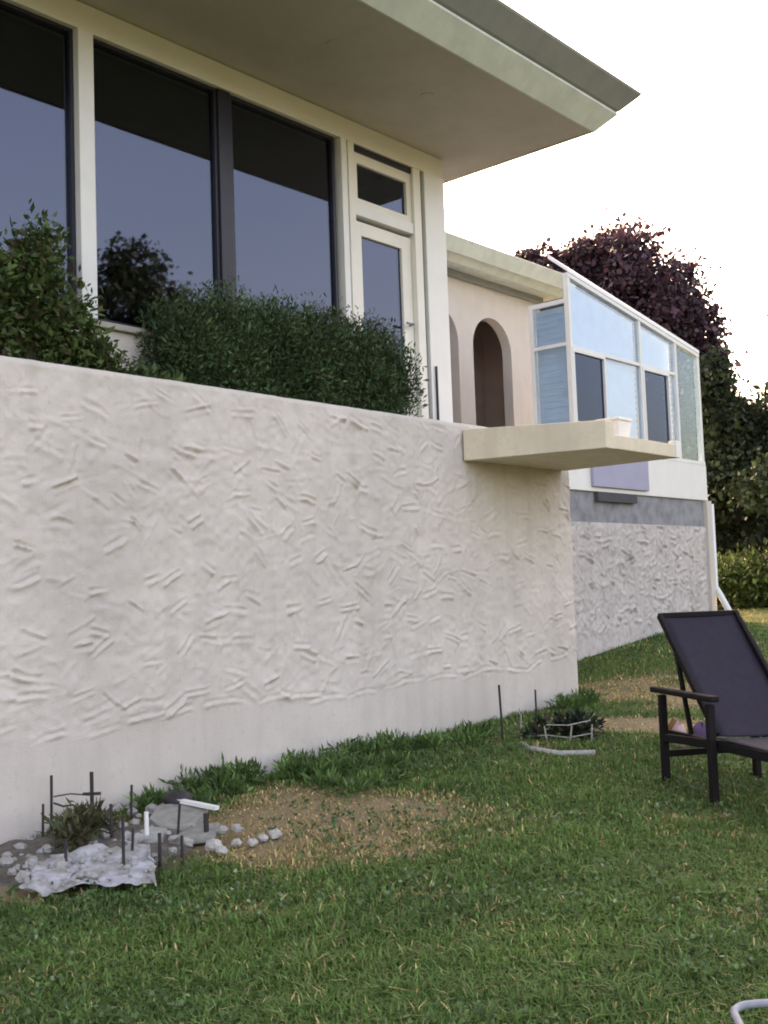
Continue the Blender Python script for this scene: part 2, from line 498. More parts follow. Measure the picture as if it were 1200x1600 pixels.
# ------------------------------------------------------------------ main house
HO = thing('house', 'house front with tall dark windows under a deep flared roof overhang', 'house', (-6.15, 4.5, 2.7))
FX = -6.15
b = MB(); b.box(FX - .20, FX - .002, -1.5, 6.60, 2.60, 3.20)
part('sill_wall', b, M['stucco'], HO)
b = MB(); b.box(FX - .16, FX + .04, -1.5, 6.575, 3.202, 3.245)
part('sill', b, M['sill'], HO, bevel=.006)
b = MB(); b.box(FX - .16, FX + .03, -1.5, 8.0, 5.225, 5.415)
part('header_beam', b, M['cream'], HO, bevel=.004)
def column(y0, y1, x=FX + .05, z0=3.247, m='white'):
    c = MB(); c.box(FX - .10, x, y0, y1, z0, 5.223)
    return part('column', c, M[m], HO, bevel=.006)
column(4.03, 4.15)
column(1.40, 1.52)
def window(y0, y1, z0, z1, fr=.025, m='dark', x=FX - .03, parent=HO, pane='pane', name='window'):
    f = MB()
    f.box(x - .05, x + .02, y0, y0 + fr, z0, z1); f.box(x - .05, x + .02, y1 - fr, y1, z0, z1)
    f.box(x - .05, x + .02, y0 + fr, y1 - fr, z1 - fr, z1); f.box(x - .05, x + .02, y0 + fr, y1 - fr, z0, z0 + fr)
    wf = part(name, f, M[m], parent)
    g = MB(); g.box(x - .018, x - .010, y0 + fr + .001, y1 - fr - .001, z0 + fr + .001, z1 - fr - .001)
    part('pane', g, M[pane], wf)
    return wf
window(1.522, 4.028, 3.247, 5.222)
window(4.152, 5.272, 3.247, 5.222)
window(5.398, 6.560, 3.247, 5.222, .03)
window(-1.4, 1.398, 3.247, 5.222)
b = MB(); b.box(FX - .10, FX + .012, 5.274, 5.396, 3.247, 5.222)
part('mullion', b, M['dark'], HO, bevel=.004)
# door bay
b = MB(); b.box(FX - .10, FX + .035, 6.600, 6.665, 2.702, 5.222); b.box(FX - .10, FX + .0, 6.667, 6.69, 2.702, 5.222)
part('jamb', b, M['white'], HO)
b = MB(); b.box(FX - .10, FX + .03, 6.692, 6.765, 2.702, 5.222)
part('jamb', b, M['cream'], HO)
b = MB(); b.box(FX - .08, FX - .002, 6.767, 7.555, 5.135, 5.165)
part('door_head', b, M['cream'], HO)
b = MB(); b.box(FX - .06, FX + .01, 6.767, 7.555, 5.167, 5.221)
part('head_shadow_gap', b, M['dark'], HO)
window(6.768, 7.553, 4.70, 5.133, .06, 'cream', FX - .02, HO, 'pane', 'transom_window')
b = MB(); b.box(FX - .09, FX + .02, 6.767, 7.555, 4.60, 4.697)
part('transom_bar', b, M['white'], HO, bevel=.004)
b = MB()
dy0, dy1, dz0, dz1 = 6.772, 7.550, 2.74, 4.565
b.box(FX - .08, FX - .02, dy0, dy0 + .11, dz0, dz1); b.box(FX - .08, FX - .02, dy1 - .13, dy1, dz0, dz1)
b.box(FX - .08, FX - .02, dy0 + .11, dy1 - .13, dz1 - .12, dz1); b.box(FX - .08, FX - .02, dy0 + .11, dy1 - .13, dz0, dz0 + .25)
DR = part('door', b, M['cream'], HO, bevel=.003)
b = MB(); b.box(FX - .055, FX - .045, dy0 + .112, dy1 - .132, dz0 + .252, dz1 - .122)
part('pane', b, M['pane'], DR)
b = MB(); b.tube([(FX - .02, dy1 - .06, 3.75), (FX + .035, dy1 - .06, 3.75), (FX + .035, dy1 - .16, 3.75)], .010)
part('handle', b, M['tube'], DR)
b = MB(); b.box(FX - .09, FX + .032, 7.557, 7.66, 2.702, 5.222)
part('jamb', b, M['cream'], HO, bevel=.004)
b = MB(); b.box(FX - .09, FX + .005, 7.662, 7.70, 2.702, 5.222)
part('jamb_gap', b, M['dark'], HO)
b = MB(); b.box(FX - .20, FX + .045, 7.702, 8.0, 2.702, 5.222)
part('corner_post', b, M['white'], HO, bevel=.006)
b = MB(); b.tube([(FX + .058, 7.76, 2.76), (FX + .058, 7.76, 3.40)], .011)
part('dark_line_tube', b, M['dark'], HO)  # thin dark tube drawn for a dark line on the corner post
b = MB(); b.box(-12.0, FX - .21, 7.80, 7.99, 2.5, 5.41)
part('end_wall', b, M['cream'], HO)
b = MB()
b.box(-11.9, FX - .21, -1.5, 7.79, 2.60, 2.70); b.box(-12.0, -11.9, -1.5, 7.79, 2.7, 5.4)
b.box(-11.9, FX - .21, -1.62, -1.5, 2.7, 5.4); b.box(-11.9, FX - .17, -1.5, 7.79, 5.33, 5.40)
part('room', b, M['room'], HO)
# overhang
SX, SY, SZ = -4.775, 8.47, 5.42
b = MB()
b.box(-12.2, SX, -2.2, SY, SZ, SZ + .03)
so = part('soffit', b, M['soffit'], HO)
for (x, y) in ((-5.31, 5.70), (-5.37, 6.86), (-5.33, 4.5)):
    b = MB(); b.tube([(x, y, SZ - .005), (x, y, SZ + .004)], .06, 18)
    dl = part('downlight', b, M['soffit'], so)
def cornice(name, prof, m):
    c = MB(); n = len(prof)
    V = []
    for (d, h) in prof: V.append((SX + d, -2.2, SZ + h))
    for (d, h) in prof: V.append((SX + d, SY + d, SZ + h))
    for (d, h) in prof: V.append((-12.2, SY + d, SZ + h))
    Fc = []
    for s in range(2):
        for k in range(n):
            Fc.append((s * n + k, s * n + (k + 1) % n, (s + 1) * n + (k + 1) % n, (s + 1) * n + k))
    Fc.append(tuple(range(n))); Fc.append(tuple(2 * n + k for k in range(n))[::-1])
    c.add(V, Fc)
    return part(name, c, m, HO)
cornice('fascia', [(.001, -.012), (.018, -.012), (.172, .145), (.172, .165), (.10, .165), (.001, .05)], M['fascia'])
cornice('gutter', [(.10, .168), (.165, .168), (.190, .182), (.330, .325), (.338, .345), (.325, .352), (.10, .26)], M['gutter'])
b = MB()
b.add([(SX + .32, -2.2, SZ + .34), (SX + .32, SY + .32, SZ + .34), (-12.2, SY + .32, SZ + .34), (-9, -2.2, SZ + .95), (-9, SY - 3.5, SZ + .95), (-12.2, SY - 3.5, SZ + .95)],
      [(0, 1, 4, 3), (1, 2, 5, 4)])
part('roof', b, M['roof'], HO)

# ------------------------------------------------------------------ arcade at the back of the terrace
AR = thing('arcade', 'pale plaster arcade with round arched openings and green grey eave beyond the door', 'arcade', (-9, 12, 2.74))
def arch_wall(X0, X1, y0, y1, z0, z1, arches):
    c = MB()
    edges = [y0]
    def col(a, bb): c.box(X0, X1, a, bb, z0, z1)
    cur = y0
    for (a, bb, spring) in arches:
        col(cur, a)
        r = (bb - a) / 2; cy = (a + bb) / 2; N = 20
        pts = [(cy - r * cos(pi * k / N), spring + r * sin(pi * k / N)) for k in range(N + 1)]
        for k in range(N):
            (ya, za), (yb, zb) = pts[k], pts[k + 1]
            v = [(X1, ya, za), (X1, yb, zb), (X1, yb, z1), (X1, ya, z1), (X0, ya, za), (X0, yb, zb), (X0, yb, z1), (X0, ya, z1)]
            c.add(v, [(0, 1, 2, 3), (5, 4, 7, 6), (4, 5, 1, 0), (3, 2, 6, 7)])
        cur = bb
    col(cur, y1)
    return c
part('arched_wall', arch_wall(-9.16, -9.0, 8.3, 14.1, 2.737, 5.80, [(9.78, 10.71, 4.76), (11.05, 11.98, 4.76), (12.32, 13.27, 4.76)]), M['smooth'], AR)
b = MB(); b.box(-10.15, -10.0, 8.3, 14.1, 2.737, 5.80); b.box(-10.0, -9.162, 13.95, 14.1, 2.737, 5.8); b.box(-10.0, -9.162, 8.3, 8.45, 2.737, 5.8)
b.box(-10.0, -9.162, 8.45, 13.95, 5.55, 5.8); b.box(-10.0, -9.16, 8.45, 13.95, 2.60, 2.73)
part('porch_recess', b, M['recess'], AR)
ex = -8.42
b = MB()
prof = [(-9.4, 5.802), (ex - .25, 5.802), (ex - .25, 5.70), (ex - .12, 5.70), (ex - .08, 5.79), (ex - .02, 5.80), (ex + .0, 5.90), (ex + .02, 5.93), (-9.4, 6.12)]
prof = [(-9.4, 5.75), (-8.70, 5.75), (-8.66, 5.72), (-8.55, 5.80), (-8.52, 5.79), (-8.40, 5.965), (-8.43, 5.985), (-9.4, 6.15)]
n = len(prof)
b.add([(x, 8.6, z) for x, z in prof] + [(x, 14.3, z) for x, z in prof], [tuple(range(n)), tuple(range(n, 2 * n))[::-1]] + [(k, n + k, n + (k + 1) % n, (k + 1) % n) for k in range(n)])
part('eave', b, M['fascia'], AR)
b = MB(); b.box(-8.999, -8.93, 8.6, 14.1, 5.66, 5.748)
part('eave_moulding', b, M['gutter'], AR)

# ------------------------------------------------------------------ far wing with glazed sunroom
WI = thing('sunroom_wing', 'pale blue glazed sunroom with raked top standing on a rough stucco base', 'sunroom', (-6.6, 12.4, .6))
WX = -6.6
rg2 = np.random.default_rng(17)
wy = np.concatenate([np.arange(9.9, 14.38, .017), [14.38]])
wz = np.linspace(.2, 2.08, 112)
st2 = stroke_field(520, 10, 14.3, .75, 2.03, rg2, (.08, .22), (.04, .075), (.02, .036), .7)
relief_wall('stucco_base', WX, wy, wz, st2, M['wing_stucco'], WI, lambda Y, Z: np.clip((Z - .70) / .05, .1, 1) * np.clip((14.30 - Y) / .03, .05, 1), .012)
b = MB(); b.box(-8.9, WX - .03, 9.9, 14.376, .2, 2.078)
part('base_core', b, M['wing_stucco'], WI)
b = MB(); b.box(-8.9, WX - .012, 9.9, 14.37, 2.083, 2.44)
part('grey_band', b, M['band'], WI)
b = MB(); b.box(-8.9, WX + .02, 9.9, 14.40, 2.444, 2.94)
part('floor_edge', b, M['white'], WI, bevel=.008)
b = MB(); b.box(WX + .022, WX + .06, 11.25, 12.62, 2.50, 2.92)
part('panel', b, M['lav'], WI, bevel=.006)
b = MB(); b.box(WX - .008, WX + .05, 11.35, 12.30, 2.33, 2.442)
part('vent_hood', b, M['slot'], WI)
b = MB(); b.box(WX - .1, WX + .045, 14.30, 14.45, .60, 2.44)
part('corner_trim', b, M['smooth'], WI)
zt = lambda y: 5.02 - (y - 10.95) * .1462
Y0, Y1 = 10.95, 14.38
def post(y, wd=.05, zb=2.942, top=None, x=WX):
    p = MB(); p.box(x - .05, x + .01, y - wd / 2, y + wd / 2, zb, (top or zt(y)) - .05)
    return part('post', p, M['white'], WI)
post(Y0 + .025); post(12.67, .05); post(13.66, .05); post(Y1 - .03, .06)
b = MB(); b.hexa([(WX - .05, Y0, zt(Y0) - .05), (WX + .015, Y0, zt(Y0) - .05), (WX + .015, Y1, zt(Y1) - .05), (WX - .05, Y1, zt(Y1) - .05)],
                 [(WX - .05, Y0, zt(Y0)), (WX + .015, Y0, zt(Y0)), (WX + .015, Y1, zt(Y1)), (WX - .05, Y1, zt(Y1))])
part('top_rail', b, M['white'], WI)
b = MB(); b.box(WX - .05, WX + .02, Y0, Y1, 2.942, 2.99)
part('sill_rail', b, M['white'], WI)
b = MB(); b.box(WX - .045, WX + .005, Y0 + .05, 13.635, 4.12, 4.16)
part('transom', b, M['white'], WI)
def rpane(y0, y1, z0, fz, name='pane', m='sun_pane', x=WX - .02):
    p = MB(); p.hexa([(x - .006, y0, z0), (x, y0, z0), (x, y1, z0), (x - .006, y1, z0)],
                     [(x - .006, y0, fz(y0)), (x, y0, fz(y0)), (x, y1, fz(y1)), (x - .006, y1, fz(y1))])
    return part(name, p, M[m], WI)
tp = lambda y: zt(y) - .052
rpane(Y0 + .052, 12.643, 4.162, tp); rpane(12.697, 13.633, 4.162, tp)
rpane(13.687, Y1 - .062, 2.992, tp, 'pane', 'clear')
def sash(y0, y1, z0, z1):
    f = window(y0, y1, z0, z1, .035, 'white', WX - .005, WI, 'sash_pane', 'sash_window')
    return f
sash(10.99, 11.745, 3.225, 4.118)
sash(12.70, 13.43, 3.10, 4.118)
flat = lambda z: (lambda y: z)
rpane(11.75, 12.643, 2.992, flat(4.118)); rpane(13.435, 13.633, 2.992, flat(4.118))
for (ya, yb, zk) in ((11.0, 11.745, 3.222), (12.70, 13.43, 3.097)):
    b = MB(); b.box(WX - .04, WX - .0, ya, yb, 2.992, zk); part('kick_panel', b, M['white'], WI)
# blinds added behind the glass, coloured pale blue to imitate the reflected sky
def reflection_blind(y0, y1, z0, fz, x=WX - .075):
    p = MB(); N = 14
    for k in range(N):
        za = lambda y: z0 + (fz(y) - z0) * k / N
        zb = lambda y: z0 + (fz(y) - z0) * (k + .93) / N
        p.hexa([(x - .02, y0, za(y0)), (x - .014, y0, za(y0)), (x - .014, y1, za(y1)), (x - .02, y1, za(y1))],
               [(x - .006, y0, zb(y0)), (x, y0, zb(y0)), (x, y1, zb(y1)), (x - .006, y1, zb(y1))])
    return part('reflection_blind', p, M['reflection_blind'], WI)
reflection_blind(Y0 + .06, 12.64, 4.17, lambda y: zt(y) - .07); reflection_blind(12.70, 13.63, 4.17, lambda y: zt(y) - .07)
reflection_blind(11.76, 12.64, 3.0, flat(4.11)); reflection_blind(13.44, 13.63, 3.0, flat(4.11))
# near end return
EX = -7.15
b = MB(); b.box(EX, EX + .05, Y0, Y0 + .05, 2.942, 4.72); b.box(EX + .05, WX - .052, Y0, Y0 + .05, 2.942, 3.0); b.box(EX + .05, WX - .052, Y0, Y0 + .05, 4.67, 4.72)
b.box(EX + .05, WX - .052, Y0, Y0 + .05, 4.16, 4.20)
part('end_frame', b, M['white'], WI)
b = MB(); b.box(EX + .05, WX - .052, Y0 + .02, Y0 + .026, 3.0, 4.16); b.box(EX + .05, WX - .052, Y0 + .02, Y0 + .026, 4.20, 4.67)
part('pane', b, M['sun_pane'], WI)
b = MB()
for k in range(22):
    z = 3.01 + k * .0745
    b.hexa([(EX + .05, Y0 + .07, z), (WX - .055, Y0 + .07, z), (WX - .055, Y0 + .076, z), (EX + .05, Y0 + .076, z)],
           [(EX + .05, Y0 + .078, z + .076), (WX - .055, Y0 + .078, z + .076), (WX - .055, Y0 + .084, z + .076), (EX + .05, Y0 + .084, z + .076)])
part('reflection_blind', b, M['reflection_blind'], WI)
b = MB(); b.hexa([(WX - .26, Y0 + .02, 5.25), (WX + .02, Y0 - .01, zt(Y0) + .004), (WX + .02, Y1, zt(Y1) + .004), (WX - .32, Y1, zt(Y1) + .30)],
                 [(WX - .26, Y0 + .02, 5.30), (WX + .02, Y0 - .01, zt(Y0) + .05), (WX + .02, Y1, zt(Y1) + .05), (WX - .32, Y1, zt(Y1) + .325)])
part('roof_sheet', b, M['polyc'], WI)
b = MB(); b.box(-7.12, -7.07, Y0 + .13, 13.66, 2.945, 4.62)
part('inner_wall', b, M['slot'], WI)
b = MB(); b.tube([(-6.585, 14.49, 2.40), (-6.585, 14.49, 1.25), (-6.50, 14.46, 1.12), (-6.24, 14.40, .66), (-6.16, 14.38, .62)], .042, 10)
part('downspout', b, M['white'], WI, smooth=True)

# ------------------------------------------------------------------ plants
def shrub(name, label, cat, base, blobs, n, L, asp, colr, var, m, stem_h=.3, alts=(), axis=(0, 0, .8), group=None, seed=1, fill=.55, fuzz=.18):
    r = np.random.default_rng(seed)
    t = thing(name, label, cat, base, group)
    wts = np.array([bx * by * bz for (_, (bx, by, bz)) in blobs]) ** (2 / 3)
    k = r.choice(len(blobs), n, p=wts / wts.sum())
    C = np.array([c for c, _ in blobs])[k]; R = np.array([q for _, q in blobs])[k]
    d = r.normal(size=(n, 3)); d /= np.linalg.norm(d, axis=1)[:, None]
    rad = r.random((n, 1)) ** fill
    rad *= 1 + fuzz * r.normal(size=(n, 1)) * (rad > .7)
    P = C + d * R * rad
    V, Fq = leaf_quads(P, L * np.exp(r.normal(size=n) * .3), asp, np.array(axis) + d * .9, rng=r)
    cl = .62 + .8 * vnoise(P[:, 1] * 9 + P[:, 2] * 3, P[:, 2] * 10 + P[:, 0] * 7, seed)
    npmesh('foliage', V, Fq, m, t, cols(n, colr, var, r, alts) * np.repeat(cl, 4)[:, None])
    for (c, q) in blobs[::max(1, len(blobs) // 6)]:
        s = MB()
        bx, by = (base[0] + c[0]) / 2, (base[1] + c[1]) / 2
        s.tube([(bx, by, base[2] - .03), ((bx + c[0]) / 2, (by + c[1]) / 2, (base[2] + c[2]) / 2), c], [.02, .014, .006], 6)
        part('stem', s, M['bark'], t)
    return t

# clipped yew hedge in front of the windows (two bushes grown together read as one)
hb = []
rh = np.random.default_rng(3)
for y in np.arange(4.62, 6.86, .13):
    top = np.interp(y, [4.5, 4.75, 5.3, 5.9, 6.4, 6.65, 6.85], [3.30, 3.50, 3.52, 3.58, 3.60, 3.55, 3.44]) + rh.normal(0, .03)
    for x in (-5.98, -5.76):
        hb.append(((x + rh.normal(0, .03), y, (top + 2.66) / 2), (.19, .17, (top - 2.66) / 2)))
shrub('yew_hedge', 'dark green yew hedge growing along the terrace wall below the windows', 'hedge', (-5.85, 5.8, 2.70), hb, 120000, .032, .32, (.048, .090, .038), .38, M['needle'],
      alts=[((.05, .075, .025), .12), ((.06, .04, .022), .05)], seed=4, fill=.42, fuzz=.10)
lb = []
for (y, z, ry, rz) in ((3.2, 3.12, .35, .38), (3.5, 3.2, .2, .45), (3.55, 3.48, .13, .22), (3.74, 3.04, .18, .32), (3.90, 2.90, .12, .18), (2.8, 3.2, .4, .5), (4.03, 2.82, .08, .09)):
    lb.append(((-5.84, y, z), (.24, ry, rz)))
shrub('leafy_bush', 'loose mid green bush left of the white column on the terrace wall', 'bush', (-5.85, 3.4, 2.70), lb, 16000, .046, .42, (.062, .105, .030), .42, M['leaf'],
      alts=[((.075, .10, .03), .2), ((.10, .075, .045), .10)], seed=6, fill=.5, axis=(0, 0, .3))
shrub('low_plant', 'small low green plant on the wall top between the bush and the hedge', 'plant', (-5.72, 4.25, 2.70),
      [((-5.72, 4.22, 2.77), (.10, .14, .07)), ((-5.68, 4.40, 2.75), (.08, .10, .05))], 700, .06, .4, (.06, .10, .035), .35, M['leaf'], seed=8)

# trees
def tree(name, label, base, trunk_h, lobes, n, L, colr, var, m, alts=(), seed=1, group=None, tr=.22, asp=.75, fill=.5):
    r = np.random.default_rng(seed)
    t = thing(name, label, 'tree', base, group)
    s = MB()
    b0 = Vector(base)
    fork = b0 + Vector((0, 0, trunk_h))
    s.tube([b0 - Vector((0, 0, .3)), b0 + Vector((.05, 0, trunk_h * .5)), fork], [tr * 1.25, tr, tr * .8], 10)
    part('trunk', s, M['bark'], t, smooth=True)
    s = MB()
    for (c, q) in lobes:
        c = Vector(c)
        mid = (fork + c) / 2 + Vector((r.normal(0, .2), r.normal(0, .2), .1))
        s.tube([fork, mid, c], [tr * .45, tr * .25, tr * .07], 6)
        for _ in range(5):
            e = c + Vector(r.normal(size=3)) * min(q) * .55
            s.tube([mid.lerp(c, .6), (mid.lerp(c, .6) + e) / 2 + Vector((0, 0, .08)), e], [tr * .14, tr * .08, tr * .03], 5)
    part('limbs', s, M['bark'], t, smooth=True)
    # clumps of leaves spread through every lobe
    pts = []; sh = []
    vol = np.array([np.prod(q) for _, q in lobes]) ** (2 / 3)
    nc = 24
    for (c, q), wv in zip(lobes, vol / vol.sum()):
        k = int(n * wv)
        cc = r.normal(size=(nc, 3)); cc /= np.linalg.norm(cc, axis=1)[:, None]
        cc *= r.random((nc, 1)) ** .35
        pick = r.integers(0, nc, k)
        P = cc[pick] + r.normal(size=(k, 3)) * .20
        pts.append(np.array(c) + P * np.array(q)); sh.append((.75 + .5 * r.random(nc))[pick])
    P = np.vstack(pts); k = len(P)
    V, Fq = leaf_quads(P, L * np.exp(r.normal(size=k) * .3), asp, None, .35, r)
    npmesh('crown', V, Fq, m, t, cols(k, colr, var, r, alts) * np.repeat(np.concatenate(sh), 4)[:, None])
    return t

RT = np.array([.7526, .6585, 0]); FW = np.array([-.6585, .7526, 0])
def lobes_at(base, spec):
    """lobes given as (sideways, back, height above the base, radius sideways, radius up)"""
    return [(tuple(np.array(base) + RT * a + FW * d + np.array([0, 0, h])), (rx, rx, rz)) for (a, d, h, rx, rz) in spec]
pb = (-11.2, 21.2, 1.0)
tree('purple_leaved_tree', 'large dark purple leaved tree rising behind the sunroom roof', pb, 2.4,
     lobes_at(pb, [(-.25, 0, 6.75, 1.15, 1.1), (-1.05, .3, 6.5, .8, .65), (.5, 0, 6.2, 1.1, 1.0), (1.05, -.2, 5.7, .75, .7), (-.9, .2, 5.2, 1.2, 1.2), (.5, .2, 4.6, 1.3, 1.2), (1.25, 0, 4.6, .65, .8),
                   (1.1, .2, 3.3, .8, .9), (.2, 0, 3.3, 1.3, 1.0), (1.5, .3, 2.5, .7, .7), (-1.75, .1, 7.45, .45, .25), (-2.25, .1, 7.5, .32, .15), (-1.3, .2, 7.0, .75, .6), (-.55, .1, 7.5, .8, .6), (-1.7, .2, 6.2, .8, .7), (-.35, 0, 7.4, .6, .45), (1.5, -.1, 5.2, .4, .4)]),
     80000, .10, (.066, .036, .052), .4, M['purpleleaf'], [((.085, .034, .046), .18), ((.04, .036, .034), .12)], 31)
for i, (bx, by, h, wd, lab, c, sd) in enumerate((
        (-8.6, 19.4, 4.5, .9, 'dark green tree standing just right of the sunroom corner', (.036, .052, .026), 41),
        (-6.5, 19.6, 6.4, 1.6, 'tall dark green tree at the right edge behind the lounge chair', (.040, .062, .028), 42),
        (-9.9, 24.5, 4.6, 1.8, 'broad dark tree filling the gap behind the nearer trees on the right', (.032, .045, .028), 43))):
    bz = gz(bx, by)
    bb = (bx, by, bz)
    r = np.random.default_rng(sd)
    sp = []
    for k in range(12):
        hh = .9 + (h - 1.3) * k / 11
        rr = wd * (1 - .45 * abs(k / 11 - .45) * 1.6)
        sp.append((r.normal(0, .35) * wd, r.normal(0, .3), hh, rr * .72, .62))
    tree('dark_tree', lab, bb, 1.2, lobes_at(bb, sp), 34000, .10, c, .45, M['leaf'], [((.045, .06, .02), .15)], sd, 'trees behind the lawn', tr=.16)
sb = (-6.9, 17.2)
for i, (x, y, rr, hh, lab, c, sd) in enumerate((
        (-7.55, 17.2, .75, .75, 'light green shrub at the lawn edge beside the stucco base of the sunroom', (.06, .095, .025), 51),
        (-6.75, 17.6, .8, .8, 'olive green shrub right of the light green one at the lawn edge', (.05, .078, .025), 52),
        (-5.6, 17.9, 1.0, 1.0, 'rounded green shrub at the right picture edge under the tall tree', (.04, .065, .02), 53))):
    z = gz(x, y)
    shrub('shrub', lab, 'shrub', (x, y, z), [((x, y, z + hh * .55), (rr, rr, hh * .6)), ((x - .4, y + .1, z + hh * .4), (rr * .6, rr * .6, hh * .45)), ((x + .45, y - .1, z + hh * .45), (rr * .6, rr * .6, hh * .5))],
          9000, .075, .5, c, .4, M['leaf'], group='shrubs at the lawn edge', seed=sd)
# garden tree across the lawn, seen mirrored in the window
mb_ = (8.2, 14.9, .6)
tree('garden_tree', 'dome shaped garden tree across the lawn, mirrored dark in the window', mb_, 3.0,
     lobes_at(mb_, [(0, 0, 4.6, 1.5, 1.4), (.7, .4, 5.6, 1.5, 1.3), (-.3, -.5, 6.4, 1.4, 1.3), (.2, .2, 7.5, 1.1, 1.1), (-1.0, .3, 5.2, 1.2, 1.2), (.1, 0, 8.3, .7, .7), (1.4, .8, 4.4, 1.3, 1.1)]),
     30000, .11, (.025, .04, .018), .35, M['leaf'], [], 61)

# ------------------------------------------------------------------ grass
def grass(n):
    r = np.random.default_rng(77)
    u = r.random(n)
    dep = 1 / ((1 - u) / 2.6 + u / 17.0)
    dep = np.where(r.random(n) < .45, 2.6 + 12 * r.random(n) ** 1.3, dep)
    lat = (r.random(n) * 2 - 1) * (.40 * dep + .7)
    P = RT[None, :2] * lat[:, None] + FW[None, :2] * dep[:, None]
    X, Y = P[:, 0], P[:, 1]
    ok = ~((X < -5.53) & (Y < 9.09)) & ~((X < -6.58) & (Y > 9.85) & (Y < 14.45)) & (Y < 17.5)
    d = dryness(X, Y)
    bed = (((X + 4.95) * .8 + (Y - 3.1) * -.6) ** 2 / .55 ** 2 + ((X + 4.95) * .6 + (Y - 3.1) * .8) ** 2 / .75 ** 2) < 1
    ok &= ~(bed & (r.random(n) < .93))
    ok &= r.random(n) > d * .55
    X, Y, d, dep = X[ok], Y[ok], d[ok], dep[ok]
    n = len(X)
    Z = ground(X, Y) + (vnoise(X * 1.3, Y * 1.3, 8) - .5) * .03
    tuft = vnoise(X * 3.5, Y * 3.5, 5) * .6 + vnoise(X * 11, Y * 11, 6) * .4
    h = (.016 + .050 * r.random(n) ** 1.4 * (.15 + 1.5 * tuft ** 1.5)) * (1 - .5 * d)
    wd = .003 + .005 * r.random(n) ** 2 + .0006 * dep
    th = r.random(n) * 2 * pi
    lean = np.abs(r.normal(0, .85, n)) + .1
    dx, dy = np.cos(th), np.sin(th)
    B = np.stack([X, Y, Z - .004], -1)
    S = np.stack([-dy, dx, np.zeros(n)], -1) * wd[:, None] / 2
    mid = B + np.stack([dx * lean * h * .3, dy * lean * h * .3, h * .6], -1)
    tip = B + np.stack([dx * lean * h * 1.1, dy * lean * h * 1.1, h * (1 - .2 * np.minimum(lean, 2))], -1)
    V = np.empty((n, 5, 3))
    V[:, 0] = B - S; V[:, 1] = B + S; V[:, 2] = mid + S * .8; V[:, 3] = mid - S * .8; V[:, 4] = tip
    o = np.arange(n)[:, None] * 5
    F3 = np.concatenate([o + np.array([[0, 1, 2]]), o + np.array([[0, 2, 3]]), o + np.array([[3, 2, 4]])])
    g1 = np.array([.128, .230, .056]); g2 = np.array([.082, .168, .048]); g3 = np.array([.165, .20, .075]); st_ = np.array([.58, .43, .21])
    mixn = vnoise(X * 1.7 + 30, Y * 1.7, 12)[:, None]
    c = g1 * mixn + g2 * (1 - mixn)
    q = r.random((n, 1))
    c = np.where(q < .12, g3, c)
    sd = (r.random(n) < np.clip(d * 1.15, 0.03, .9))[:, None]
    c = np.where(sd, st_ * (.6 + .6 * r.random((n, 1))), c)
    c = c * np.exp(r.normal(size=(n, 1)) * .28)
    # small clover leaves low in the sward
    return npmesh('grass', V.reshape(-1, 3), F3, M['grass'], col=np.repeat(c, 5, axis=0))
gr = grass(520000)
tag(gr, 'short uneven lawn grass with some dry straw coloured blades', 'grass', kind='stuff')
def clover(n):
    r = np.random.default_rng(78)
    dep = 2.6 + 7 * r.random(n) ** 1.5
    lat = (r.random(n) * 2 - 1) * (.40 * dep + .5)
    X = RT[0] * lat + FW[0] * dep; Y = RT[1] * lat + FW[1] * dep
    ok = (X > -5.2) & (vnoise(X * 1.9, Y * 1.9, 15) > .5)
    X, Y = X[ok], Y[ok]; n = len(X)
    P = np.stack([X, Y, ground(X, Y) + .025 + .02 * r.random(n)], -1)
    V, Fq = leaf_quads(np.repeat(P, 3, axis=0), .022, .9, np.array([0, 0, .15]), rng=r)
    return npmesh('clover', V, Fq, M['leaf'], col=cols(3 * n, (.085, .15, .055), .3, r, [((.20, .26, .15), .06)]))
tag(clover(9000), 'small pale clover leaves scattered through the lawn', 'clover', kind='stuff')

# weeds along the foot of the wall
for i, (x, y, s, hh, lab) in enumerate((
        (-5.30, 4.16, .16, .14, 'low weed clump at the wall foot nearest the rubble bed'),
        (-5.36, 4.55, .17, .24, 'taller weed sprouting against the wall foot above the dry patch'),
        (-5.30, 5.18, .16, .20, 'weed clump with an upright tip at the middle of the wall foot'),
        (-5.05, 5.40, .22, .15, 'broad weed spread in front of the wall foot behind the dry patch'),
        (-5.20, 5.95, .26, .20, 'dense green weed clump at the wall foot right of the dry patch'),
        (-5.10, 6.40, .22, .17, 'last weed clump before the wire stakes at the wall corner'),
        (-4.75, 5.15, .22, .10, 'flat leafy weed growing at the right rim of the dry patch'),
        (-5.25, 8.60, .18, .18, 'weed tuft at the corner foot of the stucco wall'))):
    z = gz(x, y)
    hh *= .72
    bl = [((x + RNG.normal(0, s * .45), y + RNG.normal(0, s * 1.1), z + hh * RNG.uniform(.2, .5)), (s * .6, s * .8, hh * RNG.uniform(.35, .6))) for _ in range(5)]
    shrub('weed', lab, 'weed', (x, y, z), bl, 1300, .052, .22, (.075, .145, .042), .35, M['leaf'], group='weeds along the wall foot', axis=(0, 0, 1.3), seed=100 + i, alts=[((.06, .11, .03), .2)])

